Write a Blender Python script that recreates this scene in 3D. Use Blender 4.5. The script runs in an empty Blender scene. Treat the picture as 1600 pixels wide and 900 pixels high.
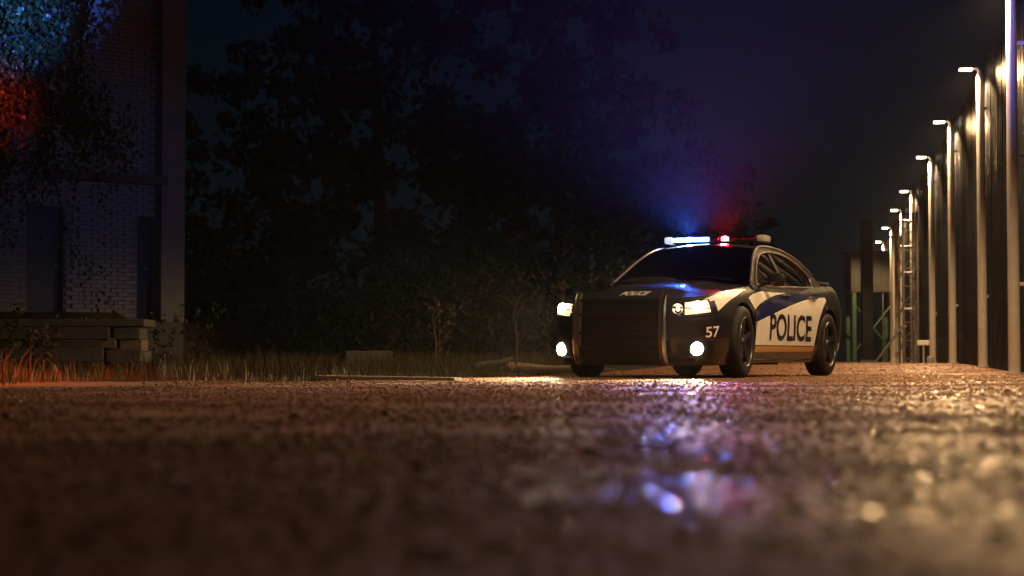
import bpy, bmesh, math, random
import numpy as np
from mathutils import Vector, Matrix
from mathutils.bvhtree import BVHTree
R = math.radians
random.seed(7); rng = np.random.default_rng(7)
scene = bpy.context.scene
COL = scene.collection

# ------------------------------------------------------------------ camera
CAM_H = 0.17
cam_d = bpy.data.cameras.new('camera'); cam = bpy.data.objects.new('camera', cam_d); COL.objects.link(cam)
cam.location = (0, 0, CAM_H); cam.rotation_euler = (R(90 + 2.195), 0, 0)
cam_d.sensor_width = 36; cam_d.lens = 67.5; cam_d.clip_start = 0.05; cam_d.clip_end = 2000
cam_d.dof.use_dof = True; cam_d.dof.focus_distance = 19.8; cam_d.dof.aperture_fstop = 2.7
scene.camera = cam

# ------------------------------------------------------------------ world, moon, exposure
world = bpy.data.worlds.new('World'); scene.world = world; world.use_nodes = True
wn = world.node_tree; bg = wn.nodes['Background']
sky = wn.nodes.new('ShaderNodeTexSky'); sky.sky_type = 'NISHITA'; sky.sun_disc = False
sky.sun_elevation = R(9); sky.sun_rotation = R(200); sky.ozone_density = 6.0; sky.air_density = 1.0; sky.dust_density = 0.0
wn.links.new(sky.outputs['Color'], bg.inputs['Color']); bg.inputs['Strength'].default_value = 0.0011
sun_d = bpy.data.lights.new('moon', 'SUN'); sun_d.energy = 0.003; sun_d.angle = R(0.5); sun_d.color = (0.75, 0.85, 1.0)
sun = bpy.data.objects.new('moon', sun_d); COL.objects.link(sun); sun.rotation_euler = (R(55), 0, R(-20))
scene.view_settings.view_transform = 'Standard'; scene.view_settings.look = 'None'
scene.view_settings.exposure = 0.0; scene.view_settings.gamma = 1.0; scene.view_settings.use_curve_mapping = False
cy = scene.cycles
cy.use_denoising = True; cy.max_bounces = 6; cy.diffuse_bounces = 2; cy.glossy_bounces = 3; cy.transmission_bounces = 4
cy.transparent_max_bounces = 12; cy.volume_bounces = 0; cy.caustics_reflective = False; cy.caustics_refractive = False
cy.sample_clamp_indirect = 4.0; cy.use_adaptive_sampling = True; cy.adaptive_threshold = 0.02

# ------------------------------------------------------------------ materials
def mat(name, col, rough=0.5, metal=0.0, spec=0.5, coat=0.0, noise=None, bump=None, emit=None, estr=0.0, rnoise=None):
    """noise=(scale, amount, second colour)  bump=(scale, strength, distance)  rnoise=(scale, lo, hi)"""
    m = bpy.data.materials.new(name); m.use_nodes = True
    nt = m.node_tree; b = nt.nodes['Principled BSDF']
    b.inputs['Base Color'].default_value = (*col, 1); b.inputs['Roughness'].default_value = rough
    b.inputs['Metallic'].default_value = metal; b.inputs['Specular IOR Level'].default_value = spec
    b.inputs['Coat Weight'].default_value = coat; b.inputs['Coat Roughness'].default_value = 0.04
    tc = None
    def coord():
        nonlocal tc
        if tc is None: tc = nt.nodes.new('ShaderNodeTexCoord')
        return tc.outputs['Object']
    if noise:
        n = nt.nodes.new('ShaderNodeTexNoise'); n.inputs['Scale'].default_value = noise[0]; n.inputs['Detail'].default_value = 7
        n.inputs['Roughness'].default_value = 0.65
        nt.links.new(coord(), n.inputs['Vector'])
        r = nt.nodes.new('ShaderNodeValToRGB'); r.color_ramp.elements[0].position = 0.5 - noise[1] / 2; r.color_ramp.elements[1].position = 0.5 + noise[1] / 2
        r.color_ramp.elements[0].color = (*col, 1); r.color_ramp.elements[1].color = (*noise[2], 1)
        nt.links.new(n.outputs['Fac'], r.inputs['Fac']); nt.links.new(r.outputs['Color'], b.inputs['Base Color'])
    if rnoise:
        n = nt.nodes.new('ShaderNodeTexNoise'); n.inputs['Scale'].default_value = rnoise[0]; n.inputs['Detail'].default_value = 4
        nt.links.new(coord(), n.inputs['Vector'])
        mr = nt.nodes.new('ShaderNodeMapRange'); mr.inputs['From Min'].default_value = 0.35; mr.inputs['From Max'].default_value = 0.65
        mr.inputs['To Min'].default_value = rnoise[1]; mr.inputs['To Max'].default_value = rnoise[2]
        nt.links.new(n.outputs['Fac'], mr.inputs['Value']); nt.links.new(mr.outputs['Result'], b.inputs['Roughness'])
    if bump:
        n = nt.nodes.new('ShaderNodeTexNoise'); n.inputs['Scale'].default_value = bump[0]; n.inputs['Detail'].default_value = 6
        nt.links.new(coord(), n.inputs['Vector'])
        bp = nt.nodes.new('ShaderNodeBump'); bp.inputs['Strength'].default_value = bump[1]; bp.inputs['Distance'].default_value = bump[2]
        nt.links.new(n.outputs['Fac'], bp.inputs['Height']); nt.links.new(bp.outputs['Normal'], b.inputs['Normal'])
    if emit:
        b.inputs['Emission Color'].default_value = (*emit, 1); b.inputs['Emission Strength'].default_value = estr
    return m

def glass_mat(name, tint, alpha_clear=0.75, rough=0.02):
    m = bpy.data.materials.new(name); m.use_nodes = True; nt = m.node_tree
    nt.nodes.remove(nt.nodes['Principled BSDF']); out = nt.nodes['Material Output']
    tr = nt.nodes.new('ShaderNodeBsdfTransparent'); tr.inputs['Color'].default_value = (*tint, 1)
    gl = nt.nodes.new('ShaderNodeBsdfGlossy'); gl.inputs['Roughness'].default_value = rough
    fr = nt.nodes.new('ShaderNodeFresnel'); fr.inputs['IOR'].default_value = 1.5
    mx = nt.nodes.new('ShaderNodeMixShader')
    nt.links.new(fr.outputs['Fac'], mx.inputs['Fac']); nt.links.new(tr.outputs['BSDF'], mx.inputs[1]); nt.links.new(gl.outputs['BSDF'], mx.inputs[2])
    nt.links.new(mx.outputs['Shader'], out.inputs['Surface'])
    return m

M = {}
M['paint'] = mat('black_car_paint', (0.006, 0.007, 0.013), 0.5, 0.0, 0.15, 0.9, noise=(5, 0.7, (0.016, 0.013, 0.011)))
M['pillar'] = mat('pillar_paint', (0.012, 0.011, 0.012), 0.33, 0.0, 0.8, 0.6)
M['navy'] = mat('navy_decal', (0.008, 0.012, 0.085), 0.3, coat=0.8)
M['white'] = mat('white_decal', (0.78, 0.76, 0.72), 0.4, coat=0.5, noise=(3.5, 0.7, (0.60, 0.56, 0.49)))
M['tan'] = mat('tan_stripe', (0.42, 0.22, 0.07), 0.4, coat=0.5)
M['letter'] = mat('dark_lettering', (0.008, 0.009, 0.03), 0.35)
M['plastic'] = mat('black_plastic', (0.007, 0.007, 0.009), 0.5, spec=0.2, bump=(120, 0.2, 0.002))
M['rubber'] = mat('tyre_rubber', (0.009, 0.009, 0.009), 0.7, spec=0.25, noise=(14, 0.5, (0.02, 0.017, 0.015)), bump=(60, 0.4, 0.004))
M['rim'] = mat('dark_alloy', (0.05, 0.05, 0.055), 0.32, 0.7, rnoise=(8, 0.25, 0.5))
M['disc'] = mat('brake_steel', (0.2, 0.19, 0.18), 0.4, 0.9)
M['chrome'] = mat('chrome', (0.72, 0.70, 0.66), 0.14, 1.0)
M['upright'] = mat('satin_steel', (0.11, 0.10, 0.09), 0.35, 0.6)
M['trim'] = mat('bright_trim', (0.74, 0.68, 0.58), 0.30, 1.0)
M['bar_steel'] = mat('push_bar_steel', (0.10, 0.10, 0.105), 0.28, 0.8, rnoise=(10, 0.2, 0.42))
M['glass'] = glass_mat('car_glass', (0.30, 0.33, 0.36))
M['clear'] = glass_mat('lamp_glass', (0.92, 0.92, 0.92))
M['seat'] = mat('dark_upholstery', (0.02, 0.02, 0.022), 0.8, bump=(40, 0.3, 0.004))
M['redlens'] = mat('red_lens', (0.35, 0.01, 0.008), 0.15, coat=1.0)
M['amber'] = mat('amber_lens', (0.6, 0.2, 0.02), 0.15, coat=1.0)
M['head'] = mat('headlight_bulb', (1, 1, 1), 0.3, emit=(1.0, 0.83, 0.55), estr=60)
M['lenslit'] = mat('lit_lens', (0.8, 0.75, 0.65), 0.15, coat=1.0, emit=(1.0, 0.66, 0.30), estr=1.8)
M['headdim'] = mat('parking_bulb', (1, 1, 1), 0.3, emit=(1.0, 0.8, 0.5), estr=2.5)
M['led_blue'] = mat('blue_led', (0.2, 0.3, 1), 0.3, emit=(0.12, 0.28, 1.0), estr=30)
M['led_red'] = mat('red_led', (1, 0.1, 0.1), 0.3, emit=(1.0, 0.05, 0.07), estr=40)
M['led_off'] = mat('unlit_red_lens', (0.18, 0.01, 0.015), 0.15, coat=1)
M['caplit'] = mat('lit_cap', (0.75, 0.8, 0.9), 0.35, emit=(0.55, 0.7, 1.0), estr=0.9)  # clear cap; the light in it is put in as white and glow
M['capclear'] = mat('clear_cap', (0.5, 0.48, 0.46), 0.12, coat=1)
M['stud'] = mat('glow_stud', (0.7, 0.75, 0.8), 0.4, emit=(0.6, 0.75, 0.9), estr=0.25)  # glow put in for small pale circles of light
M['galv'] = mat('galvanised_steel', (0.62, 0.58, 0.52), 0.5, 0.0, noise=(6, 0.5, (0.48, 0.45, 0.40)), rnoise=(9, 0.3, 0.55))
M['dullsteel'] = mat('weathered_steel', (0.085, 0.075, 0.065), 0.6, 0.1, noise=(5, 0.6, (0.05, 0.043, 0.036)))
M['lampbody'] = mat('lamp_casting', (0.10, 0.10, 0.10), 0.45, 0.5)
M['lamplit'] = mat('lit_lamp_lens', (1, 1, 1), 0.4, emit=(1.0, 0.80, 0.50), estr=26)
M['wall'] = mat('dark_sheet_metal', (0.014, 0.017, 0.024), 0.4, 0.3, spec=0.28, noise=(1.3, 0.6, (0.009, 0.011, 0.016)), rnoise=(2.2, 0.34, 0.55), bump=(3.0, 0.25, 0.02))
M['concrete'] = mat('concrete', (0.13, 0.125, 0.12), 0.85, noise=(5, 0.6, (0.065, 0.06, 0.058)), bump=(30, 0.5, 0.01))
M['concrete_pale'] = mat('pale_concrete', (0.28, 0.265, 0.245), 0.8, noise=(3, 0.6, (0.17, 0.16, 0.145)), bump=(20, 0.4, 0.01))
M['brick'] = mat('whitewashed_brick', (0.34, 0.33, 0.32), 0.85, noise=(9, 0.7, (0.20, 0.19, 0.185)), bump=(60, 0.5, 0.006))
M['mortar'] = mat('mortar', (0.22, 0.21, 0.20), 0.9, noise=(12, 0.5, (0.14, 0.13, 0.13)))
M['bluedoor'] = mat('blue_painted_door', (0.045, 0.065, 0.10), 0.6, noise=(7, 0.5, (0.03, 0.042, 0.065)))
M['timber'] = mat('weathered_timber', (0.26, 0.20, 0.14), 0.8, noise=(14, 0.6, (0.14, 0.10, 0.07)), bump=(50, 0.5, 0.006))
M['green'] = mat('green_paint', (0.022, 0.075, 0.032), 0.5, noise=(8, 0.5, (0.015, 0.05, 0.025)))
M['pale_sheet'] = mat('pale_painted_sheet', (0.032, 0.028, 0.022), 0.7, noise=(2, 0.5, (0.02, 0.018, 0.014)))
M['white_paint'] = mat('white_sign_paint', (0.75, 0.74, 0.70), 0.5)
M['bark'] = mat('bark', (0.06, 0.05, 0.042), 0.9, noise=(10, 0.5, (0.05, 0.04, 0.035)), bump=(25, 0.8, 0.02))
M['leaf'] = mat('birch_leaf', (0.06, 0.09, 0.03), 0.38, noise=(3, 0.5, (0.045, 0.065, 0.022)))
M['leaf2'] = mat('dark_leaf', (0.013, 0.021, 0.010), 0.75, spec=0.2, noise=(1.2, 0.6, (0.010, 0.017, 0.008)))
M['grass'] = mat('dry_grass', (0.070, 0.050, 0.020), 0.8, spec=0.2, noise=(1.5, 0.6, (0.032, 0.032, 0.013)))
M['earth'] = mat('earth', (0.070, 0.048, 0.030), 0.9, spec=0.2, noise=(4, 0.6, (0.035, 0.026, 0.018)), bump=(20, 0.8, 0.03))
M['gravel'] = mat('damp_gravel', (0.085, 0.033, 0.010), 0.65, spec=0.2, noise=(1.8, 0.7, (0.21, 0.085, 0.026)))
M['pebble'] = mat('wet_pebble', (0.10, 0.050, 0.022), 0.24, noise=(1.8, 0.7, (0.17, 0.10, 0.055)))

# wet worn road: brown asphalt, damp sheen in patches
def road_material():
    m = bpy.data.materials.new('wet_asphalt'); m.use_nodes = True; nt = m.node_tree; b = nt.nodes['Principled BSDF']
    L = nt.links.new; N = nt.nodes.new
    tc = N('ShaderNodeTexCoord')
    def noise(scale, detail=6, rough=0.6):
        n = N('ShaderNodeTexNoise'); n.inputs['Scale'].default_value = scale; n.inputs['Detail'].default_value = detail
        n.inputs['Roughness'].default_value = rough; L(tc.outputs['Object'], n.inputs['Vector']); return n.outputs['Fac']
    r = N('ShaderNodeValToRGB'); e = r.color_ramp.elements
    e[0].position = 0.30; e[0].color = (0.046, 0.017, 0.005, 1); e[1].position = 0.70; e[1].color = (0.33, 0.125, 0.034, 1)
    c = r.color_ramp.elements.new(0.52); c.color = (0.16, 0.058, 0.015, 1)
    b.inputs['Specular IOR Level'].default_value = 0.16; L(noise(2.6, 9, 0.72), r.inputs['Fac']); L(r.outputs['Color'], b.inputs['Base Color'])
    mr = N('ShaderNodeMapRange'); mr.inputs['From Min'].default_value = 0.42; mr.inputs['From Max'].default_value = 0.60
    mr.inputs['To Min'].default_value = 0.50; mr.inputs['To Max'].default_value = 0.80
    L(noise(0.9, 3, 0.5), mr.inputs['Value']); L(mr.outputs['Result'], b.inputs['Roughness'])
    v = N('ShaderNodeTexVoronoi'); v.inputs['Scale'].default_value = 70; L(tc.outputs['Object'], v.inputs['Vector'])
    add = N('ShaderNodeMath'); add.operation = 'MULTIPLY_ADD'; add.inputs[1].default_value = 1.4
    L(noise(26, 6, 0.7), add.inputs[0]); L(v.outputs['Distance'], add.inputs[2])
    bp = N('ShaderNodeBump'); bp.inputs['Strength'].default_value = 0.75; bp.inputs['Distance'].default_value = 0.012
    L(add.outputs['Value'], bp.inputs['Height']); L(bp.outputs['Normal'], b.inputs['Normal'])
    return m
M['road'] = road_material()

# ------------------------------------------------------------------ mesh helpers
class MB:
    def __init__(s): s.v = []; s.f = []
    def add(s, vs, fs):
        o = len(s.v); s.v += [tuple(p) for p in vs]; s.f += [tuple(i + o for i in f) for f in fs]; return s
    def box(s, c, d, rz=0.0, bev=0.0, ry=0.0):
        bm = bmesh.new(); bmesh.ops.create_cube(bm, size=1.0)
        for v in bm.verts: v.co = Vector((v.co.x * d[0], v.co.y * d[1], v.co.z * d[2]))
        if bev: bmesh.ops.bevel(bm, geom=bm.edges[:], offset=bev, segments=2, affect='EDGES', profile=0.6)
        m = Matrix.Translation(c) @ Matrix.Rotation(rz, 4, 'Z') @ Matrix.Rotation(ry, 4, 'Y')
        bm.verts.index_update(); s.add([m @ v.co for v in bm.verts], [[v.index for v in f.verts] for f in bm.faces]); bm.free(); return s
    def tube(s, pts, rad, n=8, cap=True):
        pts = [Vector(p) for p in pts]; k = len(pts)
        rad = [rad] * k if not hasattr(rad, '__len__') else rad
        vs = []; u = None
        for i, p in enumerate(pts):
            t = (pts[min(i + 1, k - 1)] - pts[max(i - 1, 0)]).normalized()
            if u is None: u = t.orthogonal().normalized()
            else: u = (u - t * u.dot(t)).normalized()
            w = t.cross(u)
            for j in range(n):
                a = 2 * math.pi * j / n; vs.append(p + (u * math.cos(a) + w * math.sin(a)) * rad[i])
        fs = [(i * n + j, i * n + (j + 1) % n, (i + 1) * n + (j + 1) % n, (i + 1) * n + j) for i in range(k - 1) for j in range(n)]
        if cap: fs += [tuple(range(n))[::-1], tuple((k - 1) * n + j for j in range(n))]
        return s.add(vs, fs)
    def lathe(s, prof, n=40, axis='Y', c=(0, 0, 0), close=False):
        vs = []
        for j in range(n):
            a = 2 * math.pi * j / n; ca, sa = math.cos(a), math.sin(a)
            for (r, h) in prof:
                if axis == 'Y': p = (r * ca, h, r * sa)
                elif axis == 'X': p = (h, r * ca, r * sa)
                else: p = (r * ca, r * sa, h)
                vs.append((p[0] + c[0], p[1] + c[1], p[2] + c[2]))
        k = len(prof); fs = []
        for j in range(n):
            for i in range(k if close else k - 1):
                i2 = (i + 1) % k
                fs.append((j * k + i, j * k + i2, ((j + 1) % n) * k + i2, ((j + 1) % n) * k + i))
        return s.add(vs, fs)
    def grid(s, fn, nu, nv):
        vs = [fn(i / nu, j / nv) for i in range(nu + 1) for j in range(nv + 1)]
        return s.add(vs, [(i * (nv + 1) + j, (i + 1) * (nv + 1) + j, (i + 1) * (nv + 1) + j + 1, i * (nv + 1) + j + 1) for i in range(nu) for j in range(nv)])
    def prism(s, poly, fn, th):
        """poly of 2D points; fn(a,b,w) -> 3D with w in (0, th)"""
        n = len(poly); vs = [fn(a, b, 0) for a, b in poly] + [fn(a, b, th) for a, b in poly]
        return s.add(vs, [tuple(range(n)), tuple(range(2 * n - 1, n - 1, -1))] + [(i, n + i, n + (i + 1) % n, (i + 1) % n) for i in range(n)])
    def mesh(s, name, m, smooth=True, angle=35, doubles=False, solid=0.0):
        me = bpy.data.meshes.new(name); me.from_pydata(s.v, [], s.f); 
        bm = bmesh.new(); bm.from_mesh(me)
        if doubles: bmesh.ops.remove_doubles(bm, verts=bm.verts[:], dist=1e-4)
        bmesh.ops.recalc_face_normals(bm, faces=bm.faces[:])
        if solid: bmesh.ops.solidify(bm, geom=bm.faces[:], thickness=solid)
        bm.to_mesh(me); bm.free(); me.materials.append(m)
        if smooth:
            me.shade_smooth(); me.set_sharp_from_angle(angle=R(angle))
        return me
    def build(s, name, m, parent=None, **k):
        return link(name, s.mesh(name, m, **k), parent)
def link(name, me, parent=None):
    o = bpy.data.objects.new(name, me); COL.objects.link(o)
    if parent is not None: o.parent = parent
    return o
def empty(name, loc=(0, 0, 0), rz=0.0):
    o = bpy.data.objects.new(name, None); COL.objects.link(o); o.location = loc; o.rotation_euler = (0, 0, rz); o.empty_display_size = 0.2; return o
def tag(o, label, cat, group=None):
    o['label'] = label; o['category'] = cat
    if group: o['group'] = group
    return o
def struct(o): o['kind'] = 'structure'; return o
def stuff(o): o['kind'] = 'stuff'; return o
def lamp(name, kind, energy, color, parent, loc, target=None, size=None, blend=0.5, rad=0.03):
    d = bpy.data.lights.new(name, kind); d.energy = energy; d.color = color; d.shadow_soft_size = rad
    if kind == 'SPOT': d.spot_size = size; d.spot_blend = blend
    o = bpy.data.objects.new(name, d); COL.objects.link(o); o.parent = parent; o.location = loc
    if target is not None: o.rotation_euler = (Vector(target) - Vector(loc)).to_track_quat('-Z', 'Y').to_euler()
    return o
def cr(pts, n):
    """Catmull-Rom through pts, n samples, spread by chord length"""
    P = np.array(pts, float); d = np.r_[0, np.cumsum(np.linalg.norm(np.diff(P, axis=0), axis=1))]
    t = np.linspace(0, d[-1], n); out = []
    for tt in t:
        i = int(min(max(np.searchsorted(d, tt, 'right') - 1, 0), len(P) - 2)); u = (tt - d[i]) / (d[i + 1] - d[i])
        p0 = P[max(i - 1, 0)]; p1 = P[i]; p2 = P[i + 1]; p3 = P[min(i + 2, len(P) - 1)]
        h = d[i + 1] - d[i]
        m1 = (p2 - p0) / (d[i + 1] - d[max(i - 1, 0)]) * h; m2 = (p3 - p1) / (d[min(i + 2, len(P) - 1)] - d[i]) * h
        out.append((2 * u**3 - 3 * u**2 + 1) * p1 + (u**3 - 2 * u**2 + u) * m1 + (-2 * u**3 + 3 * u**2) * p2 + (u**3 - u**2) * m2)
    return np.array(out)
def ss(a, b, x):
    t = np.clip((x - a) / (b - a), 0, 1); return t * t * (3 - 2 * t)
# numpy value noise
_perm = rng.random((256, 256))
def vnoise(x, y):
    xi = np.floor(x).astype(int); yi = np.floor(y).astype(int); xf = x - xi; yf = y - yi
    u = xf * xf * (3 - 2 * xf); v = yf * yf * (3 - 2 * yf)
    g = lambda a, b: _perm[a & 255, b & 255]
    return (g(xi, yi) * (1 - u) + g(xi + 1, yi) * u) * (1 - v) + (g(xi, yi + 1) * (1 - u) + g(xi + 1, yi + 1) * u) * v - 0.5

# ------------------------------------------------------------------ ground and road
EDGE_Y = [-5, 5, 10.8, 15.5, 19, 24, 36, 60, 200]; EDGE_X = [-7, -4.2, -2.95, -1.9, -0.6, 0.6, 3.2, 8.5, 42]
def edge(y): return np.interp(y, EDGE_Y, EDGE_X)
WX0, WY0, WSL = 8.13, 32.5, 0.159          # line of the metal wall
def wallx(y): return WX0 + WSL * (y - WY0)
def gz(x, y):
    x = np.asarray(x, float); y = np.asarray(y, float)
    z = 0.13 * ss(24, 40, y)
    off = edge(y) - x                                        # metres into the verge
    z = z + 0.95 * ss(28.6, 33, y) * (1 - ss(-7.2, -6.3, x))       # bank in front of the building
    near = 1 - ss(22, 30, y)
    z = z + near * (0.026 * vnoise(x * 0.45 + 9, y * 0.9 + 3) + 0.008 * vnoise(x * 1.3 + 40, y * 1.9) + 0.002 * vnoise(x * 4.1, y * 5.3))
    return z + 0.03 * ss(0.1, 0.8, off) * (vnoise(x * 1.1, y * 1.1) + 0.5)
def sheet(name, xs_fn, ys, nc, m, lift):
    vs = []; u = np.linspace(0, 1, nc)
    rows = []
    for y in ys:
        x = xs_fn(y, u); z = gz(x, np.full_like(x, y)) + lift; rows.append(np.stack([x, np.full_like(x, y), z], 1))
    V = np.concatenate(rows); n = len(ys)
    idx = np.arange(n * nc).reshape(n, nc); F = np.stack([idx[:-1, :-1], idx[:-1, 1:], idx[1:, 1:], idx[1:, :-1]], -1).reshape(-1, 4)
    me = bpy.data.meshes.new(name); me.from_pydata(V.tolist(), [], F.tolist()); me.materials.append(m); me.shade_smooth()
    return link(name, me)
gy = np.r_[-6, -2, np.geomspace(0.8, 40, 130), np.linspace(41, 160, 60)]
struct(sheet('ground', lambda y, u: np.sort(np.r_[np.linspace(-70, -12, 14), np.linspace(-11.5, 11.5, 92), np.linspace(12, 70, 14)]), gy, 120, M['earth'], -0.012))
ry = np.r_[-5, -1, np.geomspace(0.7, 32, 620), np.linspace(33, 95, 70)]
def road_x(y, u):
    a = edge(y) + 0.18 * float(vnoise(np.array(y * 1.7), np.array(3.3))) + 0.1 * float(vnoise(np.array(y * 6.), np.array(8.3))); b = wallx(y) - 0.1
    return a + (b - a) * u
struct(sheet('road', road_x, ry, 200, M['road'], 0.0))

def scatter(name, label, material, batches):
    """stones laid on the road: batches of (count, near, far, smallest, largest, flatness range, clumping)"""
    pts, sc, zsc = [], [], []
    for n, y0, y1, s0, s1, zr, cl in batches:
        y = (rng.random(n) * (y1**2 - y0**2) + y0**2) ** 0.5; x = (rng.random(n) * 2 - 1) * (y * 0.30 + 0.15)
        ok = (x > edge(y) - 0.5) & (x < wallx(y) - 0.2); clump = vnoise(x * 0.9 + 5, y * 1.9) + vnoise(x * 2.6, y * 4.6) * 0.7
        ok &= rng.random(n) < cl[0] + cl[1] * (clump + 0.25)
        x, y = x[ok], y[ok]; sz = s0 + (s1 - s0) * rng.random(len(x)) ** 3
        pts.append(np.stack([x, y, gz(x, y) + sz * zr[0] * .4], 1)); sc.append(sz); zsc.append(rng.uniform(zr[0], zr[1], len(sz)))
    me = bpy.data.meshes.new(name); me.from_pydata(np.concatenate(pts).tolist(), [], [])
    for nm, arr in (('size', np.concatenate(sc)), ('flat', np.concatenate(zsc))):
        me.attributes.new(nm, 'FLOAT', 'POINT').data.foreach_set('value', arr.astype(np.float32))
    o = link(name, me); me.materials.append(material)
    ng = bpy.data.node_groups.new(name + '_nodes', 'GeometryNodeTree')
    ng.interface.new_socket('Geometry', in_out='INPUT', socket_type='NodeSocketGeometry'); ng.interface.new_socket('Geometry', in_out='OUTPUT', socket_type='NodeSocketGeometry')
    N = ng.nodes.new; L = ng.links.new
    gi = N('NodeGroupInput'); go = N('NodeGroupOutput')
    ico = N('GeometryNodeMeshIcoSphere'); ico.inputs['Radius'].default_value = 1.0; ico.inputs['Subdivisions'].default_value = 2
    ssm = N('GeometryNodeSetShadeSmooth'); L(ico.outputs['Mesh'], ssm.inputs['Geometry'])
    sm = N('GeometryNodeSetMaterial'); sm.inputs['Material'].default_value = material; L(ssm.outputs['Geometry'], sm.inputs['Geometry'])
    iop = N('GeometryNodeInstanceOnPoints'); L(gi.outputs[0], iop.inputs['Points']); L(sm.outputs['Geometry'], iop.inputs['Instance'])
    rr = N('FunctionNodeRandomValue'); rr.data_type = 'FLOAT_VECTOR'; rr.inputs[0].default_value = (-.16, -.16, 0); rr.inputs[1].default_value = (.16, .16, 6.28)
    L(rr.outputs[0], iop.inputs['Rotation'])
    na = N('GeometryNodeInputNamedAttribute'); na.data_type = 'FLOAT'; na.inputs['Name'].default_value = 'size'
    nf = N('GeometryNodeInputNamedAttribute'); nf.data_type = 'FLOAT'; nf.inputs['Name'].default_value = 'flat'
    cx = N('ShaderNodeCombineXYZ'); cx.inputs[0].default_value = 1; cx.inputs[1].default_value = 1; L(nf.outputs['Attribute'], cx.inputs[2])
    rs = N('FunctionNodeRandomValue'); rs.data_type = 'FLOAT_VECTOR'; rs.inputs[0].default_value = (.8, .7, 1.); rs.inputs[1].default_value = (1.4, 1.2, 1.); rs.inputs['Seed'].default_value = 4
    mm = N('ShaderNodeVectorMath'); mm.operation = 'MULTIPLY'; L(rs.outputs[0], mm.inputs[0]); L(cx.outputs[0], mm.inputs[1])
    vm = N('ShaderNodeVectorMath'); vm.operation = 'SCALE'; L(mm.outputs[0], vm.inputs[0]); L(na.outputs['Attribute'], vm.inputs['Scale'])
    L(vm.outputs['Vector'], iop.inputs['Scale']); L(iop.outputs['Instances'], go.inputs[0])
    o.modifiers.new(name, 'NODES').node_group = ng
    o['label'] = label; stuff(o)
g_ = (.25, .60); c_ = (.55, .8); w_ = (.10, .20); k_ = (.02, 1.5)
scatter('gravel', 'dark gravel strewn over the worn road', M['gravel'], [(20000, 1.3, 4, .0015, .008, g_, c_), (40000, 4, 11, .0022, .011, g_, c_), (60000, 11, 24, .004, .014, g_, c_), (260, 3, 17, .008, .018, (.5, .8), c_), (14000, 24, 45, .008, .022, g_, c_)])
scatter('wet_stones', 'glistening wet flat stones on the road', M['pebble'], [(2600, 1.6, 4.5, .007, .018, w_, k_), (7000, 4.5, 11, .007, .020, w_, k_), (12000, 11, 24, .006, .018, w_, k_), (3000, 24, 45, .01, .02, w_, k_)])

# ------------------------------------------------------------------ corrugated metal wall along the right
def metal_wall():
    y0, n = 15.0, 70; ang = math.atan2(1, WSL)
    root = tag(empty('metal_wall', (wallx(y0), y0, 0.0), ang), 'tall dark corrugated metal wall running beside the lit lamps', 'wall')
    mb = MB(); prof = []
    for k in range(4):
        a = k * 0.25; prof += [(a, 0.0), (a + .10, 0.0), (a + .135, .045), (a + .205, .045), (a + .24, 0.0)]
    prof.append((0.994, 0.0))
    vs = []
    for z in (0, 5.25):
        vs += [(x, w, z) for x, w in prof]
    k = len(prof); mb.add(vs, [(i, i + 1, k + i + 1, k + i) for i in range(k - 1)])
    me = mb.mesh('panel', M['wall'], smooth=False, solid=0.004)
    for i in range(n):
        o = link('panel', me, root); o.location = (i * 1.0, 0.012 * (i % 2), 0)
    MB().box((n / 2, -0.12, 5.30), (n, 0.3, 0.12)).build('coping', M['wall'], root, smooth=False)
    MB().box((n / 2, -0.16, 0.12), (n, 0.22, 0.36)).build('plinth', M['concrete'], root, smooth=False)
metal_wall()
wdir = Vector((WSL, 1, 0)).normalized(); wnor = Vector((-1, WSL, 0)).normalized()

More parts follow.
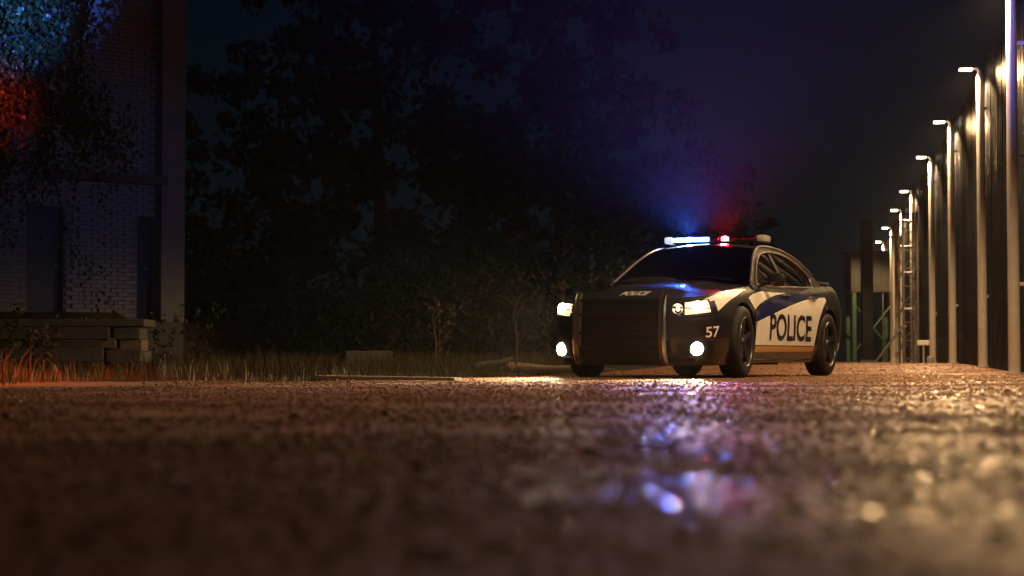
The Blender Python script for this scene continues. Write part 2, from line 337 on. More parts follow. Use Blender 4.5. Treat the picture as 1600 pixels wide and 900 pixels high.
LAMPD = [10.2, 17.6, 25.3, 32.5, 39.7, 46.6, 56.0, 63.0, 71.4, 79.8]
LNAME = {0: None}
LAMPLAB = ['wall lamp on a steel pole nearest the viewer, outside the picture', 'wall lamp on a steel pole beside the police car, outside the picture',
 'nearest pole at the right edge, its lamp above the picture', 'highest lit lamp in the picture, on its pale pole', 'second highest lit lamp on its pale pole',
 'third highest lit lamp on its pale pole', 'fourth highest lit lamp on its pale pole', 'fifth highest lit lamp, above the lattice mast',
 'sixth highest lit lamp, above the broad pale column', 'lowest and farthest lit lamp of the row']
def lamp_post(i, d):
    base = Vector((wallx(d), d, 0)) + wnor * (0.36 if 20 < d < 30 else 0.16); z0 = float(gz(base.x, base.y))
    root = empty('wall_lamp', (base.x, base.y, z0), math.atan2(wnor.y, wnor.x))     # local +x points away from the wall
    tag(root, LAMPLAB[i], 'street lamp', 'lamps along the metal wall')
    H = 5.17 - z0
    MB().tube([(0, 0, 0.0), (0, 0, H * .5), (0, 0, H - .12)], [.082, .076, .066], 16).build('pole', M['galv'], root)
    MB().tube([(0, 0, H - .14), (.008, 0, H - .05), (.03, 0, H - .012), (.07, 0, H), (.14, 0, H)], [.046, .046, .04, .034, .03], 10).build('arm', M['galv'], root)
    MB().tube([(0, 0, .0), (0, 0, .03)], .11, 14).build('foot_plate', M['galv'], root)
    for z in (1.2, 2.9, 4.4): MB().box((-.09, 0, z), (.16, .05, .05), bev=.006).build('wall_bracket', M['galv'], root)
    hd = MB().box((.23, 0, H + .012), (.26, .15, .05), bev=.016).build('lamp_head', M['lampbody'], root)
    MB().box((.24, 0, H - .028), (.21, .12, .036), bev=.012).build('lens', M['lamplit'], hd)
    lamp('lamp_light', 'SPOT', 1950 if d > 15 else 1300, (1.0, 0.63, 0.30), root, (.24, 0, H - .07), (.36, 0, H - 1.07), R(150), 0.3, 0.06)
    if 20 < d < 60:
        a_ = -root.rotation_euler.z; v_ = Matrix.Rotation(a_, 3, 'Z') @ (Vector((1.2, d - 27, 0)) - base)
        lamp('lamp_lobe', 'SPOT', 1500, (1.0, 0.58, 0.24), root, (.24, -.02, H - .07), (v_.x, v_.y, 0), R(30), 0.8, 0.06)
for i, d in enumerate(LAMPD): lamp_post(i, d)

# ------------------------------------------------------------------ police car
TH = 25.5
car = empty('police_car', (2.21, 21.5, 0.0), R(-90 - TH))
tag(car, 'black and white police sedan with lit light bar and headlights', 'police car')
OUT = cr([(2.545, 0), (2.54, .2), (2.525, .42), (2.485, .62), (2.39, .785), (2.2, .885), (1.9, .925), (1.525, .94), (.9, .915), (0, .91), (-.9, .92), (-1.525, .95), (-2.0, .925), (-2.3, .86), (-2.46, .72), (-2.53, .45), (-2.545, .2), (-2.55, 0)], 150)
TT = [0, .10, .20, .40, .58, .68, .74, .82, .92, 1.0]; IN = [.075, .045, .022, .006, .0, .004, .014, .030, .062, .115]
def zb(x): return np.interp(x, [-2.55, -2.2, -1.2, 1.2, 2.2, 2.55], [.30, .22, .165, .155, .130, .140])
def zs(x): return float(cr_zs(x))
_zsx = [-2.55, -2.35, -1.9, -1.5, -.9, 0, .9, 1.5, 2.1, 2.4, 2.55]; _zsz = [1.035, 1.07, 1.065, 1.045, 1.005, .985, .972, .925, .855, .80, .755]
_zf = np.polyfit(_zsx, _zsz, 7)
def cr_zs(x): return np.interp(x, _zsx, _zsz)
def out_pt(s, inset):
    f = s * (len(OUT) - 1); i = int(min(f, len(OUT) - 2)); u = f - i; p = OUT[i] * (1 - u) + OUT[i + 1] * u
    t = OUT[min(i + 2, len(OUT) - 1)] - OUT[max(i - 1, 0)]
    n = np.array([-t[1], t[0]]); n = n / np.linalg.norm(n); n = -n if n @ np.array([p[0] * .3, p[1] + .01]) < 0 else n
    q = p - n * inset; q[1] = max(q[1], 0.0)
    if s <= 0 or s >= 1: q[1] = 0
    return q, n
def body_pt(s, t, lift=0.0):
    """s along the half outline (0 nose centre, 1 tail centre), t from sill to shoulder"""
    q, n = out_pt(s, float(np.interp(t, TT, IN)) - lift); a, b = float(zb(q[0])), float(cr_zs(q[0]))
    return (q[0], q[1], a + (b - a) * t)
def hood_z(x, y):
    e = float(cr_zs(x)); hw = .8
    cr_ = .062 * float(ss(2.56, 1.9, x)) if x > 0 else .03 * float(ss(-2.56, -2.2, x))
    k = min(1, abs(y) / hw)
    dome = .018 * float(ss(.50, .36, abs(y)) * ss(2.45, 2.0, x)) if x > .3 else 0
    return e + cr_ * (1 - k * k) + dome
def make_body():
    mb = MB(); S = np.linspace(0, 1, 151); T = np.unique(np.r_[np.linspace(0, 1, 17), TT]); nr = 14
    cols = []
    for s in S:
        col = [body_pt(s, t) for t in T]; top = col[-1]
        for r in range(1, nr + 1):
            y = top[1] * (1 - r / nr); z = hood_z(top[0], y) + (top[2] - hood_z(top[0], top[1])) * (1 - r / nr)**2
            col.append((top[0], y, z))
        bot = col[0]; col = [(bot[0], 0, bot[2] + .0), (bot[0], bot[1] * .5, bot[2])] + col
        cols.append(col)
    k = len(cols[0])
    for sg in (1, -1):
        mb.add([(x, sg * y, z) for c in cols for (x, y, z) in c], [(i * k + j, (i + 1) * k + j, (i + 1) * k + j + 1, i * k + j + 1) for i in range(len(S) - 1) for j in range(k - 1)])
    me = mb.mesh('body', M['paint'], doubles=True, angle=30)
    tmp = link('tmp_body', me); cut = MB()
    for x in (1.525, -1.525):
        for sg in (1, -1): cut.lathe([(0, 0.60 * sg), (.405, .60 * sg), (.405, 1.15 * sg), (0, 1.15 * sg)], 48, 'Y', (x, 0, .375))
    cm = cut.mesh('cut', M['plastic'], smooth=False, doubles=True); co = link('tmp_cut', cm)
    md = tmp.modifiers.new('b', 'BOOLEAN'); md.object = co; md.operation = 'DIFFERENCE'; md.solver = 'EXACT'
    dg = bpy.context.evaluated_depsgraph_get(); res = bpy.data.meshes.new_from_object(tmp.evaluated_get(dg))
    bpy.data.objects.remove(tmp); bpy.data.objects.remove(co)
    res.name = 'body'; res.shade_smooth(); res.set_sharp_from_angle(angle=R(28))
    return res
bme = make_body(); body = link('body', bme, car)
bmt = bmesh.new(); bmt.from_mesh(bme); BVH = BVHTree.FromBMesh(bmt)
def flank(x, z, off, sg=1):
    h = BVH.ray_cast(Vector((x, 3.0 * sg, z)), Vector((0, -sg, 0)))
    y = h[0].y if h[0] else .9 * sg
    return (x, y + off * sg, z)
def front(y, z, off):
    h = BVH.ray_cast(Vector((4.0, y, z)), Vector((-1, 0, 0))); return ((h[0].x if h[0] else 2.5) + off, y, z)
def top(x, y, off):
    h = BVH.ray_cast(Vector((x, y, 4.0)), Vector((0, 0, -1))); return (x, y, (h[0].z if h[0] else 1.0) + off)
def decal(name, poly, m, off, parent, sg=1, cell=0.05):
    """a thin sheet cut to poly in (x, z) and laid on the flank"""
    bm = bmesh.new(); f = bm.faces.new([bm.verts.new((x, 0, z)) for x, z in poly])
    xs = [p[0] for p in poly]; zz = [p[1] for p in poly]
    for ax, lo, hi in ((0, min(xs), max(xs)), (2, min(zz), max(zz))):
        c = lo + cell
        while c < hi:
            no = Vector((1, 0, 0)) if ax == 0 else Vector((0, 0, 1)); co = no * c
            bmesh.ops.bisect_plane(bm, geom=bm.verts[:] + bm.edges[:] + bm.faces[:], plane_co=co, plane_no=no); c += cell
    for v in bm.verts: v.co = Vector(flank(v.co.x, v.co.z, off, sg))
    bmesh.ops.recalc_face_normals(bm, faces=bm.faces[:])
    me = bpy.data.meshes.new(name); bm.to_mesh(me); bm.free(); me.materials.append(m); me.shade_smooth()
    return link(name, me, parent)
def text_mesh(body_, bold=0.0, shear=0.0):
    c = bpy.data.curves.new('t', 'FONT'); c.body = body_; c.offset = bold; c.shear = shear; c.fill_mode = 'FRONT'; c.resolution_u = 6
    o = bpy.data.objects.new('t', c); COL.objects.link(o); dg = bpy.context.evaluated_depsgraph_get()
    me = bpy.data.meshes.new_from_object(o.evaluated_get(dg)); bpy.data.objects.remove(o)
    bm = bmesh.new(); bm.from_mesh(me); bmesh.ops.triangulate(bm, faces=bm.faces[:])
    bmesh.ops.subdivide_edges(bm, edges=[e for e in bm.edges if e.calc_length() > .15], cuts=2); bm.to_mesh(me); bm.free()
    V = np.array([v.co for v in me.vertices]); lo = V.min(0); hi = V.max(0)
    return me, [((v.co.x - lo[0]) / (hi[0] - lo[0]), (v.co.y - lo[1]) / (hi[1] - lo[1])) for v in me.vertices]
def lettering(text, fn, m, parent, bold=0.0, shear=0.0):
    me, uv = text_mesh(text, bold, shear)
    for v, (a, b) in zip(me.vertices, uv): v.co = Vector(fn(a, b))
    me.materials.clear(); me.materials.append(m); me.name = 'lettering'; o = link('lettering', me, parent); return o

# doors: panels a little proud of the flank
def spl(pts, n=24): return [tuple(p) for p in cr(pts, n)]
for sg in (1, -1):
    for nm, poly in (('front_door', [(.98, .30), (.98, .60), (.94, .955), (-.20, .965), (-.20, .30)]), ('rear_door', [(-.212, .30), (-.212, .965), (-1.05, .985), (-1.20, .86), (-1.10, .60), (-.93, .30)])):
        dr = decal(nm, poly, M['paint'], .003, car, sg, .08)
        hx = poly[3][0] + .2 if nm == 'front_door' else -.95
        hx = -.06 if nm == 'front_door' else -1.0
        q = flank(hx, .90, .03, sg); mb = MB().tube([flank(hx + .11, .895, .002, sg), flank(hx + .09, .895, .035, sg), flank(hx - .09, .90, .035, sg), flank(hx - .11, .90, .002, sg)], .014, 8)
        mb.build('door_handle', M['paint'], dr)
    A = spl([(2.30, .785), (2.173, .824), (1.869, .882), (1.6, .908), (1.30, .925)], 14) + spl([(1.22, .918), (1.42, .892), (1.713, .83), (2.02, .742), (2.19, .672)], 14)
    B = spl([(1.30, .835), (1.10, .876), (.747, .918), (.382, .940), (-.16, .952), (-.62, .962)], 16) + spl([(-.55, .952), (.024, .915), (.382, .878), (.73, .825), (1.0, .765), (1.17, .71)], 16)
    Cc = spl([(1.19, .575), (.834, .633), (.465, .693), (.083, .754), (-.311, .811), (-.719, .865), (-1.10, .900), (-1.44, .915)], 18) + spl([(-1.44, .875), (-1.33, .821), (-1.245, .763), (-1.163, .687), (-1.098, .6), (-1.044, .488), (-1.00, .35)], 12) + [(1.15, .345), (1.17, .45)]
    D = spl([(1.18, .69), (1.0, .745), (.73, .806), (.382, .858), (.024, .897), (-.55, .936), (-1.0, .945), (-1.40, .94)], 16) + spl([(-1.42, .925), (-1.1, .912), (-.719, .877), (-.311, .823), (.083, .766), (.465, .705), (.834, .645), (1.19, .588)], 18)
    for p in (A, B, Cc): decal('white_stripe', p, M['white'], .006, car, sg)
    decal('navy_stripe', D, M['navy'], .006, car, sg)
    decal('tan_stripe', [(1.15, .332), (-1.0, .338), (-.985, .285), (1.15, .272)], M['tan'], .007, car, sg)
    fl = (lambda a, b, sg=sg: flank(.64 - 1.5 * a if sg > 0 else -.86 + 1.5 * a, .395 + .295 * b, .0095, sg))
    lettering('POLICE', fl, M['letter'], car, 0.022)
    # rocker and mouldings
    MB().grid(lambda u, v, sg=sg: flank(1.1 - 2.15 * u, .185 + .012 * v, .012 * math.sin(math.pi * v) + .004, sg), 24, 4).build('sill_trim', M['plastic'], car)

# greenhouse ---------------------------------------------------------------
def gy_(x, z): return .815 - .50 * (z - .98) - .03 * max(0, abs(x + .3) - .7)**2
ROOF_X = [1.02, .86, .62, .40, .22, .05, -.15, -.40, -.70, -1.0, -1.25, -1.5, -1.72, -1.86]
ROOF_Z = [.965, 1.06, 1.205, 1.325, 1.395, 1.435, 1.452, 1.455, 1.440, 1.400, 1.335, 1.235, 1.125, 1.05]
RL = cr(list(zip(ROOF_X, ROOF_Z)), 70)                       # outline of the cabin seen from the side
def rail_z(x): return float(np.interp(-x, -RL[:, 0], RL[:, 1]))
def rail_x_front(z):                                          # A line
    k = RL[:, 0] > .05; return float(np.interp(z, RL[k][:, 1], RL[k][:, 0]))
def rail_x_rear(z):
    k = RL[:, 0] < -.6; return float(np.interp(-z, -RL[k][:, 1], RL[k][:, 0]))
def gpt(x, z, off=0, sg=1): return (x, (gy_(x, z) + off) * sg, z)
# windscreen, roof and rear window as lofted sheets between the two rails
def loft(u, v, x0, x1, bow, crown):
    """u 0..1 along rail from x0 to x1, v -1..1 across"""
    x = x0 + (x1 - x0) * u; z = rail_z(x); y = gy_(x, z) * v
    return x, y, z, (1 - v * v)
def ws(u, v):
    v = 2 * v - 1; x, y, z, k = loft(u, v, .98, .16, 0, 0); return (x + .13 * k * (1 - .45 * u), y, z + .035 * k * (.25 + u))
def roofp(u, v):
    v = 2 * v - 1; x, y, z, k = loft(u, v, .16, -1.0, 0, 0)
    a = .0715 * (1 - ss(0, .5, u)) + .04 * ss(.6, 1, u) * -1
    return (x + float(a) * k, y, z + .044 * k)
def rwp(u, v):
    v = 2 * v - 1; x, y, z, k = loft(u, v, -1.0, -1.84, 0, 0); return (x - (.04 + .10 * u) * k, y, z + .044 * k * (1 - .5 * u))
MB().grid(ws, 18, 30).build('windscreen', M['glass'], car, solid=.004)
MB().grid(roofp, 24, 30).build('roof', M['paint'], car, solid=.02)
MB().grid(rwp, 18, 30).build('rear_window', M['glass'], car, solid=.004)
def strip(pa, pb, off, sg, m, name, parent, th=.03):
    n = len(pa); fn = lambda u, v: gpt(pa[int(round(u * (n - 1)))][0] * (1 - v) + pb[int(round(u * (n - 1)))][0] * v, pa[int(round(u * (n - 1)))][1] * (1 - v) + pb[int(round(u * (n - 1)))][1] * v, off, sg)
    return MB().grid(fn, n - 1, 4).build(name, m, parent, solid=th)
# daylight opening of the side glass
DLO = cr([(.80, .995), (.66, 1.10), (.44, 1.235), (.20, 1.335), (-.05, 1.378), (-.35, 1.392), (-.70, 1.375), (-1.0, 1.318), (-1.22, 1.232), (-1.36, 1.13), (-1.30, 1.035)], 60)
for sg in (1, -1):
    # roof rail with both outer pillars: between the cabin outline and the glass opening
    idx = np.linspace(0, len(RL) - 1, 60).astype(int); ra = RL[idx]
    strip([tuple(p) for p in ra], [tuple(p) for p in DLO], .0, sg, M['pillar'], 'pillar_frame', car)
    # drip rail / chrome edge of the opening
    MB().tube([gpt(x, z, .012, sg) for x, z in DLO], .0105, 8).build('window_trim', M['trim'], car)
    MB().tube([gpt(x, rail_z(x), .004, sg) for x in np.linspace(.95, -1.6, 40)], .014, 8).build('drip_rail', M['trim'], car)
    bel = lambda x: .985 + (.035 * (-x) / 1.3 if x < 0 else 0)
    MB().tube([gpt(x, bel(x) + .004, .014, sg) for x in np.linspace(.82, -1.34, 20)], [.011] * 20, 8).build('belt_trim', M['trim'], car)
    MB().grid(lambda u, v: gpt(.98 - 2.75 * u, .93 + (bel(.98 - 2.75 * u) + .005 - .93) * v, .012, sg), 24, 2).build('belt_panel', M['paint'], car, solid=.02)
    # B pillar
    MB().prism([(-.22, .985), (-.18, 1.387), (-.27, 1.392), (-.32, .99)], lambda a, b, w: gpt(a, b, .006 - w, sg), .035).build('centre_pillar', M['pillar'], car)
    topz = lambda x: float(np.interp(-x, -DLO[:-4, 0], DLO[:-4, 1]))
    for nm, xa, xb in (('front_window', .78, -.20), ('rear_window_side', -.30, -1.335)):
        MB().grid(lambda u, v: gpt(xa + (xb - xa) * u, bel(xa + (xb - xa) * u) + (max(topz(xa + (xb - xa) * u), 1.0) - bel(xa + (xb - xa) * u)) * v, -.006, sg), 20, 6).build('side_window', M['glass'], car, solid=.004)
    # door mirror
    mr = MB(); cx, cz = .66, 1.045
    mr.lathe([(0, -.10), (.045, -.098), (.066, -.07), (.073, 0), (.066, .07), (.045, .098), (0, .10)], 20, 'Y', (0, 0, 0))
    mr.v = [(cx + x * .75 - .02, sg * (.985 + y), cz + z) for x, y, z in mr.v]
    mo = mr.build('door_mirror', M['paint'], car)
    MB().tube([gpt(.70, 1.0, 0, sg), (.68, sg * .92, 1.01)], [.028, .022], 8).build('mirror_arm', M['plastic'], mo)
    MB().box((cx - .062, sg * .985, cz), (.006, .15, .095), bev=.002).build('mirror_glass', M['chrome'], mo)

# interior
def seat(y):
    o = empty('seat', (0, 0, 0)); o.parent = car
    return o
for x, ys in ((.02, (.38, -.38)), (-.95, (.38, -.38))):
    for y in ys:
        m_ = MB().box((x - .12, y, 1.06), (.14, .46, .42), bev=.05, ry=R(-14)); so = m_.build('seat_back', M['seat'], car)
        MB().box((x - .18, y, 1.315), (.09, .25, .15), bev=.035, ry=R(-10)).build('headrest', M['seat'], so)
MB().grid(lambda u, v: (.95 - .5 * u, (2 * v - 1) * .72, 1.0 + .045 * math.sin(math.pi * u) + .03 * (1 - (2 * v - 1)**2)), 10, 20).build('dashboard', M['plastic'], car, solid=.02)
sw = MB(); 
for k in range(28):
    pass
ring = [(math.cos(a) * .185, math.sin(a) * .185) for a in np.linspace(0, 2 * math.pi, 33)]
sm_ = Matrix.Translation((.40, .37, 1.06)) @ Matrix.Rotation(R(-62), 4, 'Y')
MB().tube([sm_ @ Vector((a, b, 0)) for a, b in ring], .016, 8, False).build('steering_wheel', M['seat'], car)
MB().tube([sm_ @ Vector((-.18, 0, 0)), sm_ @ Vector((0, 0, -.02)), sm_ @ Vector((.18, 0, 0))], .018, 6).build('wheel_spoke', M['seat'], car)
MB().box((.20, 0, 1.375), (.03, .22, .06), bev=.012).build('inner_mirror', M['plastic'], car)
# wipers on the cowl
for y0, y1 in ((.62, .02), (.0, -.58)):
    MB().tube([(1.06, y0, 1.03), (.98, (y0 + y1) / 2, 1.075), (.95, y1, 1.075)], [.012, .009, .006], 6).build('wiper', M['plastic'], car)
MB().grid(lambda u, v: (1.25 - .30 * u, -.28 + .40 * (2 * v - 1) * (1 - .25 * u), float(top(1.25 - .30 * u, 0, 0)[2]) - .012 + .055 * math.sin(math.pi * min(1, u * .9 + .05)) * (1 - (2 * v - 1)**4)), 10, 14).build('cowl_scoop', M['paint'], car, solid=.01)

# nose ---------------------------------------------------------------------
def sfor(y):   # outline parameter on the nose/corner for a given half-width
    k = 60; return float(np.interp(y, OUT[:k, 1], np.linspace(0, 1, 150)[:k] * 1.0))
def patch(name, s0, s1, t0, t1, lift, m, parent, sg, nu=16, nv=8, solid=.006, skew=0.0):
    mb = MB().grid(lambda u, v: (lambda p: (p[0], p[1] * sg, p[2]))(body_pt(s0 + (s1 - s0) * u, t0 + (t1 - t0) * v + skew * (u - .5), lift)), nu, nv)
    return mb.build(name, m, parent, solid=solid)
for sg in (1, -1):
    s0, s1 = sfor(.50), sfor(.86)
    hl = patch('headlight', s0, s1, .765, .950, .006, M['chrome'], car, sg)
    patch('headlight_surround', s0 - .006, s1 + .004, .735, .757, .010, M['plastic'], hl, sg)
    def bulb(s, t, r, m, nm, par, lift=.012):
        p = body_pt(s, t, lift); q = body_pt(s, t, lift + .03); p = Vector((p[0], p[1] * sg, p[2])); q = Vector((q[0], q[1] * sg, q[2]))
        ax = ((q - p).normalized() + Vector((1.2, 0, 0))).normalized()
        b = MB().lathe([(0, .016), (r * .5, .014), (r * .85, .009), (r, 0), (r * .9, -.02)], 20, 'X'); mt_ = ax.to_track_quat('X', 'Z').to_matrix().to_4x4()
        b.v = [tuple(p + mt_ @ Vector(v)) for v in b.v]; b.build(nm, m, par); return p + ax * .06
    for yy, tt, rr, par_ in ((.56, .862, .055, hl),):
        p_ = body_pt(sfor(yy), tt, .004); p_ = Vector((p_[0], p_[1] * sg, p_[2])); ax_ = Vector((1, .25 * sg, 0)).normalized()
        bw = MB().lathe([(rr, .034), (rr * .97, .036), (rr * .90, .022), (rr * .72, .008), (rr * .45, .002)], 24, 'X'); mq = ax_.to_track_quat('X', 'Z').to_matrix().to_4x4()
        bw.v = [tuple(p_ + mq @ Vector(v)) for v in bw.v]; bw.build('reflector', M['chrome'], par_)
    pm = bulb(sfor(.745), .862, .060, M['head'], 'main_bulb', hl, .016)
    bulb(sfor(.56), .862, .022, M['headdim'], 'inner_bulb', hl)
    lamp('headlight_beam', 'SPOT', 1500, (1.0, 0.68, 0.34), car, pm, pm + Vector((1, -.06, -.14)), R(60), 0.9, .05)
    patch('turn_signal', sfor(.845), sfor(.845) + .016, .76, .92, .012, M['chrome'], hl, sg, 4, 4)
    patch('lit_lens', sfor(.63), sfor(.845), .775, .94, .010, M['lenslit'], hl, sg, 10, 6)
    # fog lamp pocket and lamp
    fg = patch('fog_lamp', sfor(.55), sfor(.86), .15, .34, .004, M['plastic'], car, sg)
    pf = bulb(sfor(.735), .245, .066, M['head'], 'fog_bulb', fg, .010)
    lamp('fog_beam', 'SPOT', 900, (1.0, 0.68, 0.34), car, pf, pf + Vector((1, -.06, -.10)), R(64), 1.0, .05)
# grille recess slats and bumper lip
gr = MB().grid(lambda u, v: front(-.46 + .92 * u, .44 + .26 * v, .004), 20, 6).build('grille', M['plastic'], car, solid=.004)
for k in range(5): MB().tube([front(y, .46 + .055 * k, .014) for y in np.linspace(-.45, .45, 12)], .008, 6).build('grille_slat', M['plastic'], gr)
MB().tube([front(y, .70, .02) for y in np.linspace(-.84, .84, 40)], .006, 6).build('hood_edge', M['paint'], car)
MB().grid(lambda u, v: front(-.70 + 1.40 * u, .165 + .06 * v, .01 + .012 * math.sin(math.pi * v)), 24, 4).build('bumper_lip', M['plastic'], car)
# push bar: two curved uprights, cross bars and a dark shield
pb = empty('push_bar'); pb.parent = car
outer = spl([(2.600, .865), (2.655, .79), (2.690, .68), (2.700, .50), (2.690, .30), (2.645, .185), (2.56, .145)], 20)
inner = spl([(2.54, .175), (2.585, .24), (2.605, .40), (2.605, .55), (2.600, .70), (2.580, .80), (2.575, .86)], 16)
for sg in (1, -1):
    MB().prism(outer + inner, lambda a, b, w: (a, sg * (.43 + w), b), .045).build('upright', M['upright'], pb, angle=50)
    MB().tube([(x + .004, sg * .478, z) for x, z in outer], .010, 6).build('upright_edge', M['chrome'], pb)
    MB().box((2.54, sg * .45, .42), (.14, .035, .09)).build('bracket', M['plastic'], pb)
for z, x in ((.785, 2.640), (.64, 2.668), (.46, 2.675), (.30, 2.660)):
    MB().tube([(x, -.425, z), (x + .012, 0, z), (x, .425, z)], .016, 10).build('cross_bar', M['plastic'], pb)
MB().grid(lambda u, v: (2.612 - .030 * (2 * v - 1)**2, -.425 + .85 * u, .17 + .62 * v), 8, 12).build('shield', M['plastic'], pb, solid=.008)
# markings
lettering('57', lambda a, b: (lambda p: (p[0], p[1], p[2]))(body_pt(sfor(.80) + .001 + .028 * a, .405 + .155 * b, .008)), M['white'], car, .01)
lettering('POLICE', lambda a, b: top(2.33 - .115 * b, -.135 + .31 * a, .006), M['white'], car, .03, .35)
# tail
for sg in (1, -1):
    tl = patch('tail_light', .905, .94, .66, .92, .008, M['redlens'], car, sg)
    patch('tail_marker', .885, .903, .70, .90, .008, M['chrome'], tl, sg, 4, 4)
sp = MB().grid(lambda u, v: (-2.28 - .16 * v, (2 * u - 1) * (.70 - .02 * v), 1.135 + .03 * v - .035 * (2 * u - 1)**4), 24, 4).build('spoiler', M['paint'], car, solid=.022)
for sg in (1, -1): MB().box((-2.33, sg * .52, 1.105), (.10, .03, .08), bev=.008).build('spoiler_post', M['paint'], sp)
MB().box((-2.0, 0, .27), (.10, .9, .10), bev=.02).build('rear_axle', M['plastic'], car)
MB().tube([(-1.05, -.25, .2), (-2.3, -.3, .24)], .03, 8).build('exhaust', M['plastic'], car)
MB().box((.0, 0, .150), (2.2, .9, .03), bev=.01).build('under_tray', M['plastic'], car)

# wheels
def make_wheel(x, sg, steer):
    w = empty('wheel', (x, sg * .825, .372), R(steer)); w.parent = car
    prof = [(.225, -.105), (.262, -.118), (.315, -.121), (.348, -.108), (.366, -.085), (.372, -.04), (.372, .04), (.366, .085), (.348, .108), (.315, .121), (.262, .118), (.225, .105)]
    ty = MB().lathe([(r, h * sg) for r, h in prof], 56, 'Y', close=True).build('tyre', M['rubber'], w)
    gv = MB()
    for k in range(3): gv.lathe([(.3735, -.056 + .05 * k), (.3745, -.05 + .05 * k), (.3735, -.044 + .05 * k)], 48, 'Y')
    gv.build('tread_rib', M['rubber'], ty)
    rim = MB().lathe([(r, h * sg) for r, h in [(.245, .105), (.262, .116), (.258, .122), (.248, .119), (.236, .100), (.228, .02), (.22, -.08)]], 56, 'Y').build('rim', M['rim'], w)
    MB().lathe([(0, .01 * sg), (.16, .01 * sg), (.16, -.01 * sg), (0, -.01 * sg)], 32, 'Y').build('brake_disc', M['disc'], w)
    for k in range(5):
        a = k * 2 * math.pi / 5 + .3; ca, sa = math.cos(a), math.sin(a)
        def sp_(r, t, h): return (r * ca - t * sa, h * sg, r * sa + t * ca)
        b = MB(); secs = []
        for r, wd, h, th in ((.03, .040, .085, .04), (.09, .034, .092, .035), (.16, .032, .098, .03), (.245, .046, .108, .02)):
            secs.append([sp_(r, -wd, h - .012), sp_(r, -wd * .55, h), sp_(r, wd * .55, h), sp_(r, wd, h - .012), sp_(r, wd, h - th), sp_(r, -wd, h - th)])
        b.add([p for s_ in secs for p in s_], [(i * 6 + j, i * 6 + (j + 1) % 6, (i + 1) * 6 + (j + 1) % 6, (i + 1) * 6 + j) for i in range(3) for j in range(6)] + [tuple(range(6)), tuple(18 + j for j in range(6))])
        b.build('spoke', M['rim'], w, angle=25)
    MB().lathe([(r, h * sg) for r, h in [(0, .104), (.03, .103), (.042, .096), (.05, .08), (.05, .03)]], 24, 'Y').build('hub_cap', M['rim'], w)
    for sgn in (1,):
        MB().lathe([(0, -.02 * sg), (.222, -.02 * sg), (.222, -.03 * sg), (0, -.03 * sg)], 32, 'Y').build('wheel_back', M['plastic'], w)
for x, st in ((1.525, 4), (-1.525, 0)):
    for sg in (1, -1): make_wheel(x, sg, st)

# light bar
car.matrix_world = Matrix.Translation(car.location) @ Matrix.Rotation(car.rotation_euler.z, 4, 'Z')
def wl(p): return (car.matrix_world.inverted() @ Vector(p))
bar = empty('light_bar', (-.28, 0, 0)); bar.parent = car
ZR = 1.550
MB().box((0, 0, ZR - .037), (.24, 1.0, .018), bev=.006).build('bar_base', M['plastic'], bar)
for y in (.42, -.42): MB().box((0, y, ZR - .058), (.12, .05, .045)).build('bar_foot', M['plastic'], bar)
MB().box((0, 0, ZR + .034), (.25, 1.0, .012), bev=.005).build('bar_lid', M['plastic'], bar)
for sg in (1, -1):
    MB().box((0, sg * .55, ZR), (.25, .10, .078), bev=.026).build('end_cap', M['caplit'] if sg < 0 else M['capclear'], bar)
for k, y in enumerate((-.42, -.32, -.22, -.12)):
    MB().box((.085, y, ZR + .003), (.05, .088, .044), bev=.008).build('blue_led', M['led_blue'], bar)
    MB().box((-.085, y, ZR + .003), (.05, .088, .044), bev=.008).build('blue_led', M['led_blue'], bar)
for k, y in enumerate((.0, .12, .23, .34, .44)):
    lit = k == 1
    MB().box((.085, y, ZR + .003), (.05, .075 if lit else .095, .044), bev=.008).build('red_led', M['led_red'] if lit else M['led_off'], bar)
    MB().box((-.085, y, ZR + .003), (.05, .088, .044), bev=.008).build('red_led', M['led_off'], bar)
MB().box((.0, 0, ZR), (.06, .98, .056)).build('bar_core', M['plastic'], bar)
BLUE = (0.05, 0.15, 1.0); RED = (1.0, 0.025, 0.05)
for y in (-.3,): lamp('blue_light', 'SPOT', 950, BLUE, bar, (.13, y, ZR + .005), (1.15, y + .30, ZR), R(42), 0.5, .03)
lamp('blue_light', 'SPOT', 17000, BLUE, bar, (.10, -.3, ZR + .05), (.12, -.24, ZR + 1.05), R(156), 1.0, .03)  # this spot and the next are added for blue glow in the haze
lamp('blue_light', 'SPOT', 16000, BLUE, bar, (.13, -.3, ZR + .02), (.13 + 1.0, -.10, ZR + 1.5), R(116), 1.0, .03)
lamp('blue_light', 'SPOT', 420, (0.12, 0.26, 1.0), car, (-.28, -.62, ZR + .01), wl((-7.4, 34.8, 3.0)), R(24), 1.0, .03)
lamp('red_light', 'SPOT', 220, RED, bar, (.13, .12, ZR + .005), (1.15, .48, ZR), R(42), 0.5, .03)
lamp('red_light', 'SPOT', 3000, RED, bar, (.10, .12, ZR + .05), (.12, .16, ZR + 1.05), R(150), 1.0, .03)  # two upward spots added to redden the haze over the bar
lamp('red_light', 'SPOT', 7000, RED, bar, (.13, .12, ZR + .02), (.13 + 1.0, .42, ZR + 1.5), R(116), 1.0, .03)
for k, (x, y) in enumerate(((-.55, .30), (-.78, .40))):
    st_ = MB().tube([(x, y, 1.45), (x, y, 1.56)], [.012, .006], 8).build('dot_stalk', M['plastic'], car)  # stalks and glowing studs added for two small circles of light
    MB().lathe([(0, .026), (.018, .02), (.026, 0), (.018, -.02), (0, -.026)], 14, 'Z', (x, y, 1.575)).build('light_dot', M['stud'], st_)

